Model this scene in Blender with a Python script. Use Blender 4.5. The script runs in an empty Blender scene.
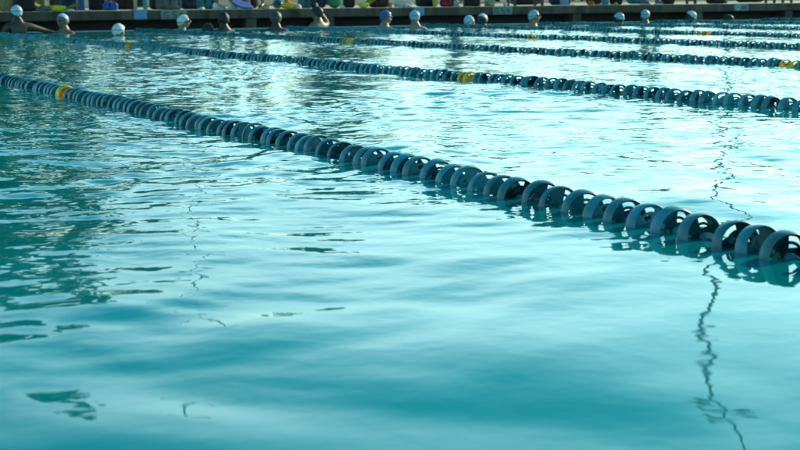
import bpy, bmesh, math, random
import numpy as np
from mathutils import Vector, Matrix, Quaternion

random.seed(7)
rng = np.random.default_rng(11)
scene = bpy.context.scene
COL = scene.collection
PI = math.pi

# ------------------------------------------------------------------ camera numbers (metres)
F_PX, PITCH, YAW, CAM_H, ROLL = 1491.6, 0.1513, 0.4586, 0.4929, -0.0082
WALL_Y = 23.5          # far pool edge
DECK_Z = 0.32          # deck height above the water
LANE_X0, LANE_S = 1.91, 2.5

fw = Vector((math.sin(YAW)*math.cos(PITCH), math.cos(YAW)*math.cos(PITCH), -math.sin(PITCH)))
rt0 = Vector((math.cos(YAW), -math.sin(YAW), 0))
up0 = rt0.cross(fw)
rt = rt0*math.cos(ROLL) + up0*math.sin(ROLL)
up = -rt0*math.sin(ROLL) + up0*math.cos(ROLL)
CAM = Vector((0, 0, CAM_H))

def ray(px, py):
    return (fw*F_PX + rt*(px-400) - up*(py-225)).normalized()
def on_plane(px, py, z=0.0):
    d = ray(px, py); t = (z-CAM.z)/d.z
    return CAM + d*t
def at_depth(px, Y, z):
    """world X of the photo column px on the line (Y, z)"""
    lo, hi = -30.0, 90.0
    for _ in range(50):
        m = (lo+hi)/2
        d = Vector((m, Y, z)) - CAM
        x = 400 + F_PX*d.dot(rt)/d.dot(fw)
        if x < px: lo = m
        else: hi = m
    return (lo+hi)/2

# ------------------------------------------------------------------ materials
def new_mat(name):
    m = bpy.data.materials.new(name); m.use_nodes = True
    nt = m.node_tree
    return m, nt, nt.nodes['Principled BSDF']

def mat(name, rgb, rough=0.6, var=0.25, scale=8.0, metallic=0.0, bump=0.0, coat=0.0, spec=None, detail=4.0, stretch=None):
    m, nt, p = new_mat(name)
    tc = nt.nodes.new('ShaderNodeTexCoord')
    n = nt.nodes.new('ShaderNodeTexNoise'); n.inputs['Scale'].default_value = scale; n.inputs['Detail'].default_value = detail
    if stretch:
        mp = nt.nodes.new('ShaderNodeMapping'); mp.inputs['Scale'].default_value = stretch
        nt.links.new(tc.outputs['Object'], mp.inputs['Vector']); nt.links.new(mp.outputs['Vector'], n.inputs['Vector'])
    else:
        nt.links.new(tc.outputs['Object'], n.inputs['Vector'])
    r = nt.nodes.new('ShaderNodeValToRGB')
    a = [max(0, c*(1-var)) for c in rgb]; b = [min(1, c*(1+var)) for c in rgb]
    r.color_ramp.elements[0].position = 0.3; r.color_ramp.elements[1].position = 0.7
    r.color_ramp.elements[0].color = (*a, 1); r.color_ramp.elements[1].color = (*b, 1)
    nt.links.new(n.outputs['Fac'], r.inputs['Fac']); nt.links.new(r.outputs['Color'], p.inputs['Base Color'])
    p.inputs['Roughness'].default_value = rough; p.inputs['Metallic'].default_value = metallic
    if coat: p.inputs['Coat Weight'].default_value = coat
    if spec is not None: p.inputs['Specular IOR Level'].default_value = spec
    if bump:
        b_ = nt.nodes.new('ShaderNodeBump'); b_.inputs['Strength'].default_value = bump; b_.inputs['Distance'].default_value = 0.02
        nt.links.new(n.outputs['Fac'], b_.inputs['Height']); nt.links.new(b_.outputs['Normal'], p.inputs['Normal'])
    return m

M = {}
M['float_blue'] = mat('float_blue_plastic', (0.034, 0.225, 0.275), 0.40, 0.30, 14, bump=0.05, spec=0.5)
M['float_blue_b'] = mat('float_blue_plastic_worn', (0.070, 0.285, 0.325), 0.45, 0.30, 14, bump=0.05, spec=0.5)
M['float_yellow'] = mat('float_yellow_plastic', (0.95, 0.54, 0.012), 0.35, 0.15, 14)
M['cable'] = mat('steel_cable', (0.25, 0.27, 0.28), 0.35, 0.2, 60, metallic=0.8)
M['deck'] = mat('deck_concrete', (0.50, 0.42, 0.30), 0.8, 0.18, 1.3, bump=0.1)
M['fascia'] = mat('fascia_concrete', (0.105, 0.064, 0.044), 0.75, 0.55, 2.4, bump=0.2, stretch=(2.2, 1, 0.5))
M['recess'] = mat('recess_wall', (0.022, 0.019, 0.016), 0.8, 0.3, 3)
M['lip'] = mat('gutter_lip', (0.40, 0.50, 0.50), 0.5, 0.2, 4)
M['basin'] = mat('pool_plaster', (0.30, 0.55, 0.58), 0.6, 0.1, 2)
M['ground'] = mat('dry_grass_ground', (0.085, 0.085, 0.045), 0.95, 0.4, 0.6, bump=0.3)
M['hill'] = mat('hill_scrub', (0.09, 0.11, 0.09), 1.0, 0.3, 0.02)
M['bark'] = mat('bark', (0.07, 0.05, 0.035), 0.9, 0.35, 6, bump=0.5)
M['leaf'] = mat('leaf_dark', (0.014, 0.042, 0.022), 0.55, 0.5, 0.7)
M['leaf2'] = mat('leaf_mid', (0.045, 0.085, 0.035), 0.55, 0.5, 0.7)
M['pole'] = mat('galvanised_pole', (0.16, 0.17, 0.17), 0.45, 0.15, 3, metallic=0.4)
M['skin_a'] = mat('skin_light', (0.36, 0.20, 0.14), 0.45, 0.10, 9)
M['skin_b'] = mat('skin_brown', (0.075, 0.042, 0.030), 0.45, 0.12, 9)
M['skin_c'] = mat('skin_tan', (0.25, 0.135, 0.085), 0.45, 0.12, 9)
M['cap_white'] = mat('cap_white_silicone', (0.72, 0.75, 0.76), 0.38, 0.06, 12)
M['cap_pale'] = mat('cap_pale_blue_silicone', (0.42, 0.62, 0.70), 0.38, 0.08, 12)
M['cap_sky'] = mat('cap_sky_blue_silicone', (0.33, 0.52, 0.60), 0.38, 0.08, 12)
M['cap_blue'] = mat('cap_royal_blue_silicone', (0.04, 0.12, 0.28), 0.35, 0.1, 12)
M['hair'] = mat('dark_hair', (0.018, 0.014, 0.012), 0.5, 0.4, 40, bump=0.4)
M['hair_brown'] = mat('brown_hair', (0.075, 0.055, 0.042), 0.5, 0.4, 40, bump=0.4)
M['goggle'] = mat('goggle_plastic', (0.015, 0.02, 0.03), 0.12, 0.2, 9)
M['suit_black'] = mat('swimsuit_black', (0.012, 0.013, 0.016), 0.5, 0.3, 12)
M['logo'] = mat('cap_print', (0.03, 0.06, 0.12), 0.4, 0.2, 12)
def cloth(name, rgb): 
    M[name] = mat(name, rgb, 0.85, 0.28, 14, bump=0.25)
cloth('black_cloth', (0.014, 0.014, 0.016)); cloth('navy_cloth', (0.012, 0.03, 0.075)); cloth('blue_cloth', (0.02, 0.10, 0.42))
cloth('red_cloth', (0.30, 0.022, 0.035)); cloth('maroon_cloth', (0.085, 0.022, 0.025)); cloth('green_rubber', (0.012, 0.22, 0.10))
cloth('grey_cloth', (0.13, 0.13, 0.125)); cloth('olive_cloth', (0.20, 0.19, 0.06)); cloth('yellow_rubber', (0.62, 0.47, 0.03))
cloth('orange_cloth', (0.55, 0.17, 0.02)); cloth('white_cloth', (0.66, 0.64, 0.58)); cloth('teal_cloth', (0.03, 0.18, 0.20)); cloth('tan_cloth', (0.42, 0.33, 0.19))
M['steel'] = mat('brushed_steel', (0.35, 0.35, 0.33), 0.35, 0.1, 30, metallic=0.8)
M['tan_paint'] = mat('tan_painted_steel', (0.45, 0.36, 0.20), 0.45, 0.1, 5)
M['teal_paint'] = mat('teal_painted_steel', (0.04, 0.27, 0.33), 0.4, 0.12, 5)
M['blue_paint'] = mat('blue_painted_steel', (0.012, 0.07, 0.24), 0.4, 0.12, 5)
M['lightblue_paint'] = mat('light_blue_plastic', (0.14, 0.36, 0.52), 0.4, 0.1, 5)
M['dark_paint'] = mat('dark_brown_painted_steel', (0.05, 0.042, 0.035), 0.5, 0.15, 5)
M['plate_blue'] = mat('plate_blue_enamel', (0.10, 0.30, 0.55), 0.4, 0.08, 5)
M['plate_grey'] = mat('plate_grey_green_enamel', (0.17, 0.25, 0.23), 0.45, 0.1, 5)
M['plate_mark'] = mat('plate_dark_mark', (0.045, 0.075, 0.075), 0.5, 0.1, 5)
M['plate_pale'] = mat('plate_pale_mark', (0.36, 0.52, 0.52), 0.5, 0.1, 5)
M['cup'] = mat('white_plastic', (0.75, 0.76, 0.74), 0.4, 0.05, 5)

def weathered(m, chalk):
    nt = m.node_tree; p = nt.nodes['Principled BSDF']
    src = p.inputs['Base Color'].links[0].from_socket
    oi = nt.nodes.new('ShaderNodeObjectInfo')
    mr = nt.nodes.new('ShaderNodeMapRange'); mr.inputs['To Min'].default_value = 0.70; mr.inputs['To Max'].default_value = 1.40
    nt.links.new(oi.outputs['Random'], mr.inputs['Value'])
    hs = nt.nodes.new('ShaderNodeHueSaturation'); nt.links.new(src, hs.inputs['Color']); nt.links.new(mr.outputs['Result'], hs.inputs['Value'])
    tc = nt.nodes.new('ShaderNodeTexCoord')
    n = nt.nodes.new('ShaderNodeTexNoise'); n.inputs['Scale'].default_value = 60; n.inputs['Detail'].default_value = 6; n.inputs['Roughness'].default_value = 0.7
    nt.links.new(tc.outputs['Object'], n.inputs['Vector'])
    rp = nt.nodes.new('ShaderNodeValToRGB'); rp.color_ramp.elements[0].position = 0.52; rp.color_ramp.elements[1].position = 0.75
    rp.color_ramp.elements[0].color = (0, 0, 0, 1); rp.color_ramp.elements[1].color = (0.32, 0.32, 0.32, 1)
    nt.links.new(n.outputs['Fac'], rp.inputs['Fac'])
    mx = nt.nodes.new('ShaderNodeMix'); mx.data_type = 'RGBA'
    nt.links.new(rp.outputs['Color'], mx.inputs[0]); nt.links.new(hs.outputs['Color'], mx.inputs[6]); mx.inputs[7].default_value = (*chalk, 1)
    nt.links.new(mx.outputs[2], p.inputs['Base Color'])
weathered(M['float_blue'], (0.10, 0.29, 0.33)); weathered(M['float_blue_b'], (0.15, 0.36, 0.40)); weathered(M['float_yellow'], (0.80, 0.68, 0.30))

# ------------------------------------------------------------------ object helpers
def link(name, me, m=None, parent=None, loc=None):
    o = bpy.data.objects.new(name, me); COL.objects.link(o)
    if m is not None and me is not None:
        if len(me.materials) == 0: me.materials.append(m)
    if parent is not None: o.parent = parent
    if loc is not None: o.location = loc
    return o
def thing(name, label, cat, loc=(0, 0, 0), rotz=0.0, group=None):
    o = bpy.data.objects.new(name, None); COL.objects.link(o)
    o.empty_display_size = 0.1
    o.location = loc; o.rotation_euler = (0, 0, rotz)
    o['label'] = label; o['category'] = cat
    if group: o['group'] = group
    return o
def tag(o, label, cat, group=None):
    o['label'] = label; o['category'] = cat
    if group: o['group'] = group
    return o
def from_bm(name, bm, m, parent=None, smooth=True, sharp=40, loc=None):
    bm.normal_update()
    if smooth:
        for f in bm.faces: f.smooth = True
        for e in bm.edges:
            if len(e.link_faces) == 2 and e.calc_face_angle(0) > math.radians(sharp): e.smooth = False
    me = bpy.data.meshes.new(name); bm.to_mesh(me); bm.free()
    return link(name, me, m, parent, loc)
def structure(name, bm, m, smooth=False):
    o = from_bm(name, bm, m, smooth=smooth); o['kind'] = 'structure'; return o

def bx(bm, c, s, rot=None, bevel=0.0):
    r = bmesh.ops.create_cube(bm, size=1.0)
    vs = r['verts']
    bmesh.ops.scale(bm, vec=s, verts=vs)
    if bevel:
        es = list({e for v in vs for e in v.link_edges})
        rr = bmesh.ops.bevel(bm, geom=es, offset=bevel, segments=2, affect='EDGES', profile=0.6)
        vs = list({v for f in rr['faces'] for v in f.verts} | {v for v in vs if v.is_valid})
    if rot is not None: bmesh.ops.rotate(bm, cent=(0, 0, 0), matrix=rot, verts=vs)
    bmesh.ops.translate(bm, vec=c, verts=vs)
    return vs
def tube(bm, pts, rad, seg=10, cap=True):
    """tapered tube through pts (radius list or number)"""
    pts = [Vector(p) for p in pts]
    rad = rad if hasattr(rad, '__len__') else [rad]*len(pts)
    rings = []
    ref = Vector((0.13, 0.21, 0.97))
    for i, p in enumerate(pts):
        d = (pts[min(i+1, len(pts)-1)] - pts[max(i-1, 0)]).normalized()
        a = d.cross(ref)
        if a.length < 0.15: a = d.cross(Vector((1, 0.2, 0)))
        a.normalize(); b = d.cross(a)
        rings.append([bm.verts.new(p + (a*math.cos(t)+b*math.sin(t))*rad[i]) for t in [2*PI*k/seg for k in range(seg)]])
    for r0, r1 in zip(rings, rings[1:]):
        for k in range(seg):
            bm.faces.new((r0[k], r0[(k+1) % seg], r1[(k+1) % seg], r1[k]))
    if cap:
        bm.faces.new(list(reversed(rings[0]))); bm.faces.new(rings[-1])
def lathe(bm, prof, seg=20, axis='Z', c=(0, 0, 0)):
    c = Vector(c); rings = []
    for r, h in prof:
        ring = []
        for k in range(seg):
            t = 2*PI*k/seg
            v = {'Z': (r*math.cos(t), r*math.sin(t), h), 'Y': (r*math.cos(t), h, r*math.sin(t)), 'X': (h, r*math.cos(t), r*math.sin(t))}[axis]
            ring.append(bm.verts.new(c+Vector(v)))
        rings.append(ring)
    for a, b in zip(rings, rings[1:]):
        for k in range(seg):
            bm.faces.new((a[k], a[(k+1) % seg], b[(k+1) % seg], b[k]))
    if prof[0][0] > 1e-6: bm.faces.new(list(reversed(rings[0])))
    if prof[-1][0] > 1e-6: bm.faces.new(rings[-1])
    bmesh.ops.remove_doubles(bm, verts=list(bm.verts), dist=1e-6)
    bmesh.ops.recalc_face_normals(bm, faces=list(bm.faces))

# ------------------------------------------------------------------ water surface
def axis_steps(a, b, fine_lo, fine_hi, d0, d1, grow=1.012):
    xs = [fine_lo]
    d = d0
    while xs[-1] < b:
        d = d0 if xs[-1] < fine_hi else min(d*grow, d1)
        xs.append(xs[-1]+d)
    left = [fine_lo]; d = d0
    while left[-1] > a:
        d = min(d*1.03, d1*3); left.append(left[-1]-d)
    xs[-1] = b; left[-1] = a
    return np.array(list(reversed(left[1:]))+xs)
POOL_X0, POOL_X1, POOL_Y0, POOL_Y1 = -5.6, 31.9, -0.35, WALL_Y+0.35
gx = axis_steps(POOL_X0, POOL_X1, 0.2, 4.0, 0.020, 0.060, 1.006)
gy = axis_steps(POOL_Y0, POOL_Y1, 1.0, 4.0, 0.016, 0.040, 1.004)
XX, YY = np.meshgrid(gx, gy)
ZZ = np.zeros_like(XX)

def smooth_noise(x, y, scale, seed, n=9):
    r = np.random.default_rng(seed); out = np.zeros_like(x)
    for _ in range(n):
        th = r.uniform(0, 2*PI); k = 2*PI/(scale*r.uniform(0.7, 1.6))
        out += np.sin(k*(x*np.cos(th)+y*np.sin(th))+r.uniform(0, 2*PI))
    return out/math.sqrt(n/2)

def waves(x, y):
    z = np.zeros_like(x)
    x0, y0 = x, y
    x = x0+0.10*smooth_noise(x0, y0, 1.9, 31); y = y0+0.10*smooth_noise(x0, y0, 1.7, 32)   # bend the crests
    # water gets choppier away from the camera, towards the swimmers
    lee = np.clip((x-0.6)/0.9, 0, 1)      # calmer in the lee of the near rope
    chop = np.clip((y-1.30-0.60*lee)/1.9, 0, 1)
    chop = chop*chop*(3-2*chop)
    patch = 0.5+0.5*np.tanh(0.9*smooth_noise(x, y, 2.6, 5))
    r = np.random.default_rng(21)
    # long swells
    bands = [ # n, lam_lo, lam_hi, slope rms, mean dir, spread, (near gain, far gain)
        (14, 0.90, 2.20, 0.010, 1.1, 1.2, 0.20, 1.0),
        (40, 0.26, 0.75, 0.032, 1.3, 2.2, 0.70, 0.95),
        (70, 0.12, 0.28, 0.042, 1.0, 3.1, 0.19, 1.35),
        (60, 0.07, 0.13, 0.036, 0.8, 3.1, 0.04, 1.45),
    ]
    for n, l0, l1, s, md, sp, gn, gf in bands:
        b = np.zeros_like(x)
        for _ in range(n):
            lam = l0*(l1/l0)**r.random(); k = 2*PI/lam
            th = md+r.uniform(-sp, sp); ph = r.uniform(0, 2*PI)
            A = s*math.sqrt(2.0/n)/k
            b += A*np.sin(k*(x*np.cos(th)+y*np.sin(th))+ph)
        gain = gn+(gf-gn)*chop
        if l1 < 0.5: gain = gain*(0.35+1.0*patch)
        else: gain = gain*(0.75+0.4*patch)
        z += b*gain
    return z
ZZ = waves(XX, YY)
ny, nx = XX.shape
co = np.stack([XX, YY, ZZ], -1).reshape(-1, 3).astype(np.float32)
idx = np.arange(ny*nx).reshape(ny, nx)
quads = np.stack([idx[:-1, :-1], idx[:-1, 1:], idx[1:, 1:], idx[1:, :-1]], -1).reshape(-1, 4).astype(np.int32)
me = bpy.data.meshes.new('water')
me.vertices.add(len(co)); me.vertices.foreach_set('co', co.ravel())
me.loops.add(quads.size); me.loops.foreach_set('vertex_index', quads.ravel())
me.polygons.add(len(quads))
me.polygons.foreach_set('loop_start', np.arange(0, quads.size, 4, dtype=np.int32))
me.polygons.foreach_set('use_smooth', np.ones(len(quads), dtype=bool))
me.update(calc_edges=True)
def water_z(x, y): return float(waves(np.array([[x]]), np.array([[y]]))[0, 0])

wm, nt, p = new_mat('pool_water')
p.inputs['Roughness'].default_value = 0.025
p.inputs['IOR'].default_value = 1.333
tc = nt.nodes.new('ShaderNodeTexCoord')
n1 = nt.nodes.new('ShaderNodeTexNoise'); n1.inputs['Scale'].default_value = 0.55; n1.inputs['Detail'].default_value = 3
nt.links.new(tc.outputs['Object'], n1.inputs['Vector'])
cr = nt.nodes.new('ShaderNodeValToRGB')
cr.color_ramp.elements[0].position = 0.3; cr.color_ramp.elements[1].position = 0.72
cr.color_ramp.elements[0].color = (0.000, 0.178, 0.194, 1); cr.color_ramp.elements[1].color = (0.000, 0.270, 0.295, 1)
nt.links.new(n1.outputs['Fac'], cr.inputs['Fac']); nt.links.new(cr.outputs['Color'], p.inputs['Base Color'])
n2 = nt.nodes.new('ShaderNodeTexNoise'); n2.inputs['Scale'].default_value = 11; n2.inputs['Detail'].default_value = 2
nt.links.new(tc.outputs['Object'], n2.inputs['Vector'])
bp = nt.nodes.new('ShaderNodeBump'); sp_ = nt.nodes.new('ShaderNodeSeparateXYZ'); nt.links.new(tc.outputs['Object'], sp_.inputs[0])
mr = nt.nodes.new('ShaderNodeMapRange'); mr.inputs['From Min'].default_value = 1.6; mr.inputs['From Max'].default_value = 5.0; mr.inputs['To Min'].default_value = 0.06; mr.inputs['To Max'].default_value = 0.40
nt.links.new(sp_.outputs['Y'], mr.inputs['Value']); nt.links.new(mr.outputs['Result'], bp.inputs['Strength'])
bp.inputs['Distance'].default_value = 0.01
nt.links.new(n2.outputs['Fac'], bp.inputs['Height']); nt.links.new(bp.outputs['Normal'], p.inputs['Normal'])
w = link('water', me, wm); w['kind'] = 'structure'

# ------------------------------------------------------------------ ground, deck, pool walls
def ring_sheet(bm, outer, inner, z):
    ox0, ox1, oy0, oy1 = outer; ix0, ix1, iy0, iy1 = inner
    V = lambda x, y: bm.verts.new((x, y, z))
    o = [V(ox0, oy0), V(ox1, oy0), V(ox1, oy1), V(ox0, oy1)]
    i = [V(ix0, iy0), V(ix1, iy0), V(ix1, iy1), V(ix0, iy1)]
    for k in range(4): bm.faces.new((o[k], o[(k+1) % 4], i[(k+1) % 4], i[k]))
bm = bmesh.new(); ring_sheet(bm, (-900, 900, -900, 900), (-5.9, 32.2, -0.6, WALL_Y+0.65), 0.27); structure('ground', bm, M['ground'])
# deck: slab with a nosing over the gutter recess
bm = bmesh.new()
DX0, DX1, DY1 = -12.0, 40.0, WALL_Y+9.0
def slab(x0, x1, y0, y1, z0, z1): bx(bm, ((x0+x1)/2, (y0+y1)/2, (z0+z1)/2), (x1-x0, y1-y0, z1-z0))
slab(DX0, DX1, WALL_Y, DY1, DECK_Z-0.145, DECK_Z)
es = [e for e in bm.edges if all(abs(v.co.y-WALL_Y) < 1e-4 for v in e.verts) and abs(e.verts[0].co.z-e.verts[1].co.z) < 1e-4]
bmesh.ops.bevel(bm, geom=es, offset=0.012, segments=2, affect='EDGES')
dk = structure('deck', bm, M['deck'])
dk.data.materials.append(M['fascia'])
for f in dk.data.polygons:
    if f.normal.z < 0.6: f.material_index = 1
bm = bmesh.new()
slab(DX0, -5.6, -8.0, WALL_Y-0.01, -0.2, DECK_Z); slab(31.9, DX1, -8.0, WALL_Y-0.01, -0.2, DECK_Z); slab(-5.597, 31.897, -8.0, -0.35, -0.2, DECK_Z)
structure('side_deck', bm, M['deck'])
# recessed wall under the deck edge, with short piers and the gutter lip
bm = bmesh.new()
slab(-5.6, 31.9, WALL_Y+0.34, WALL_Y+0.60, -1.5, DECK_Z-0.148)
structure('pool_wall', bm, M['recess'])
bm = bmesh.new()
for px in (-60, 252, 330, 578, 700, 790):
    X = at_depth(px, WALL_Y, 0.1)
    slab(X-0.09, X+0.09, WALL_Y+0.03, WALL_Y+0.338, -1.0, DECK_Z-0.148)
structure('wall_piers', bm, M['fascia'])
bm = bmesh.new(); slab(-5.59, 31.89, WALL_Y-0.01, WALL_Y+0.035, -0.30, 0.014); structure('gutter_lip', bm, M['lip'])
bm = bmesh.new(); slab(-5.9, 32.2, -0.6, WALL_Y+0.7, -2.2, -2.0); structure('pool_floor', bm, M['basin'])

# hills on the skyline
bm = bmesh.new()
prev = None
for k in range(121):
    t = -PI*0.5+PI*1.3*k/120
    R = 620
    h = 9+7*math.sin(t*3.1+1)+5*math.sin(t*7.7)+2.5*math.sin(t*17+2)+1.2*math.sin(t*41)
    h = max(3.0, h)
    x, y = R*math.sin(t+0.5), R*math.cos(t+0.5)
    ring = [bm.verts.new((x*s, y*s, z)) for s, z in ((0.93, 0.2), (0.97, h*0.6), (1.0, h), (1.1, 0.0))]
    if prev:
        for i in range(3): bm.faces.new((prev[i], ring[i], ring[i+1], prev[i+1]))
    prev = ring
structure('hills', bm, M['hill'], smooth=True)

# ------------------------------------------------------------------ lane lines
DISC_R, PITCH_D = 0.051, 0.089
def disc_mesh(name, m):
    bm = bmesh.new()
    N = 42
    # rim band (axis along Y), slightly barrelled, open at both ends, thickness 3.5 mm
    prof = [(0.0470, -0.0150), (0.0482, -0.0164), (0.0500, -0.0140), (0.0510, 0.0), (0.0507, 0.014), (0.0492, 0.0164), (0.0472, 0.0150), (0.0470, 0.0)]
    rings = [[bm.verts.new((r*math.cos(2*PI*k/N), h, r*math.sin(2*PI*k/N))) for k in range(N)] for r, h in prof]
    rings.append(rings[0])
    for a, b in zip(rings, rings[1:]):
        for k in range(N): bm.faces.new((a[k], b[k], b[(k+1) % N], a[(k+1) % N]))
    # web: polar grid with slots
    rad = [0.008, 0.013, 0.017, 0.027, 0.0335, 0.0428, 0.0474]
    def keep(i, k):
        a = k % N
        if i == 1 or i == 0: return True
        if i == 2: return (a % 14) < 9          # three spokes between hub and middle ring
        if i == 3: return True
        if i == 4: return (a % 14) < 7           # three slots under the rim
        return True
    for yy in (-0.0095,):
        vr = {}
        def V(i, k):
            k %= N
            if (i, k) not in vr:
                r = rad[i]; vr[(i, k)] = bm.verts.new((r*math.cos(2*PI*k/N), yy, r*math.sin(2*PI*k/N)))
            return vr[(i, k)]
        fs = []
        for i in range(len(rad)-1):
            for k in range(N):
                if keep(i, k): fs.append(bm.faces.new((V(i, k), V(i, k+1), V(i+1, k+1), V(i+1, k))))
        bmesh.ops.solidify(bm, geom=fs, thickness=0.004)
    # hub sleeve
    lo = len(bm.verts)
    tube(bm, [(0, -0.030, 0), (0, 0.043, 0)], 0.0115, 12)
    lathe2 = [(0.0115, 0.040), (0.022, 0.012), (0.030, -0.008)]
    rg = [[bm.verts.new((r*math.cos(2*PI*k/N), h, r*math.sin(2*PI*k/N))) for k in range(N)] for r, h in lathe2]
    for a, b in zip(rg, rg[1:]):
        for k in range(N):
            if (k % 14) < 8: bm.faces.new((a[k], a[(k+1) % N], b[(k+1) % N], b[k]))
    bmesh.ops.recalc_face_normals(bm, faces=list(bm.faces))
    o_ = from_bm(name, bm, m, sharp=35)
    me_ = o_.data; bpy.data.objects.remove(o_)
    return me_
D_BLUE = disc_mesh('float_disc', M['float_blue']); D_WORN = disc_mesh('float_disc', M['float_blue_b']); D_YEL = disc_mesh('marker_disc', M['float_yellow'])
# a light version for the discs far down the rope
def far_disc_arrays():
    bm = bmesh.new(); N = 16
    prof = [(0.012, -0.013), (0.047, -0.010), (0.0472, -0.015), (0.0500, -0.015), (0.0510, 0.0), (0.0502, 0.015), (0.0472, 0.015), (0.047, -0.006), (0.012, -0.009)]
    rings = [[bm.verts.new((r*math.cos(2*PI*k/N), h, r*math.sin(2*PI*k/N))) for k in range(N)] for r, h in prof]
    for a, b in zip(rings, rings[1:]):
        for k in range(N): bm.faces.new((a[k], b[k], b[(k+1) % N], a[(k+1) % N]))
    bmesh.ops.recalc_face_normals(bm, faces=list(bm.faces))
    v = np.array([v.co[:] for v in bm.verts]); f = np.array([[x.index for x in fc.verts] for fc in bm.faces if len(fc.verts) == 4]) if False else None
    bm.verts.index_update()
    f = np.array([[x.index for x in fc.verts] for fc in bm.faces])
    bm.free(); return v, f
FD_V, FD_F = far_disc_arrays()

LANE_LABELS = [
    'blue disc lane rope nearest the viewer, running across the open water to the upper left',
    'second blue lane rope back, a yellow marker on it just right of the photo centre',
    'third blue lane rope back, its yellow marker at the right edge of the photo',
    'fourth blue lane rope back, with one yellow marker above the centre of the pool',
    'fifth blue lane rope back, with a yellow marker near the swimmers on the right',
    'sixth blue lane rope back, plain, just in front of the capped swimmers on the right',
    'seventh blue lane rope back, plain thin line at far right',
    'eighth and farthest blue lane rope, short stretch at far right of the pool',
]
def lane_x(l, y):
    x = LANE_X0+LANE_S*l
    return x+LANE_DRIFT[l](y)
def mk_drift(l):
    ph = 1.7*l+0.4; a = 0.035+0.01*(l % 3)
    if l == 0: return lambda y: -0.016+0.006*math.sin(1.3*y)
    return lambda y: a*math.sin(y*0.33+ph)+0.012*math.sin(y*1.1+ph)
LANE_DRIFT = [mk_drift(l) for l in range(8)]
ROW1, ROW2 = {0: 7.75, 1: 7.87, 2: 7.96}, 15.32
for l in range(8):
    t = thing('lane_line', LANE_LABELS[l], 'lane line', (LANE_X0+LANE_S*l, WALL_Y, 0), 0, 'lane ropes across the pool')
    org = Vector(t.location)
    ys = np.arange(1.1 if l == 0 else 1.6, WALL_Y-0.25, PITCH_D)
    r = random.Random(100+l)
    # what shows: discs inside the frame
    info = []
    for y in ys:
        x = lane_x(l, y); d = Vector((x, y, 0))-CAM; z_ = d.dot(fw)
        px = 400+F_PX*d.dot(rt)/z_ if z_ > 0.3 else 1e9
        info.append((x, y, z_, -60 < px < 870))
    vis = [i for i, q in enumerate(info) if q[3]]
    single = set(vis[:100])
    bunch = [0.016*math.sin(1.9*k+l)*math.sin(0.37*k)+r.gauss(0, 0.006) for k in range(len(info))]
    cells = []
    for i, (x, y, z_, v) in enumerate(info):
        if not v and y < 12 and i < (vis[0] if vis else 0)-25: continue
        zz = -0.001+0.9*water_z(x, y)+r.uniform(-0.003, 0.003)
        dx = lane_x(l, y+0.05)-lane_x(l, y-0.05)
        yawj = -math.atan2(dx, 0.1)+r.gauss(0, 0.09); pit = r.gauss(0, 0.09); spin = r.uniform(0, 2*PI)
        mtx = Matrix.Translation((x+r.gauss(0, 0.003)-org.x, y+bunch[i]-org.y, zz)) @ Matrix.Rotation(yawj, 4, 'Z') @ Matrix.Rotation(pit, 4, 'X') @ Matrix.Rotation(spin, 4, 'Y')
        yel = (abs(y-ROW1.get(l, 8.03)) < PITCH_D*1.05 or abs(y-ROW2) < PITCH_D*1.5)
        if yel:
            o = link('marker_disc', D_YEL, None, t); o.matrix_local = mtx; o['label'] = 'yellow marker float'
        elif i in single:
            o = link('float_disc', D_WORN if r.random() < 0.3 else D_BLUE, None, t); o.matrix_local = mtx
        else:
            cells.append(mtx)
    if cells:
        V = []; Fc = []
        for k, mtx in enumerate(cells):
            R = np.array(mtx.to_3x3()); V.append(FD_V @ R.T+np.array(mtx.translation)); Fc.append(FD_F+k*len(FD_V))
        V = np.concatenate(V); Fc = np.concatenate(Fc)
        me2 = bpy.data.meshes.new('float_disc_run'); me2.from_pydata(V.tolist(), [], Fc.tolist())
        me2.polygons.foreach_set('use_smooth', np.ones(len(me2.polygons), dtype=bool))
        o = link('float_disc_run', me2, M['float_blue'], t); o['kind'] = 'stuff'
    bm = bmesh.new()
    pts = [(lane_x(l, y)-org.x, y-org.y, -0.001+0.9*water_z(lane_x(l, y), y)) for y in np.arange(1.0, WALL_Y-0.1, 0.25)]
    pts.append((LANE_X0+LANE_S*l-org.x, 0.0, 0.06))
    tube(bm, pts, 0.004, 6)
    from_bm('cable', bm, M['cable'], t)

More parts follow.
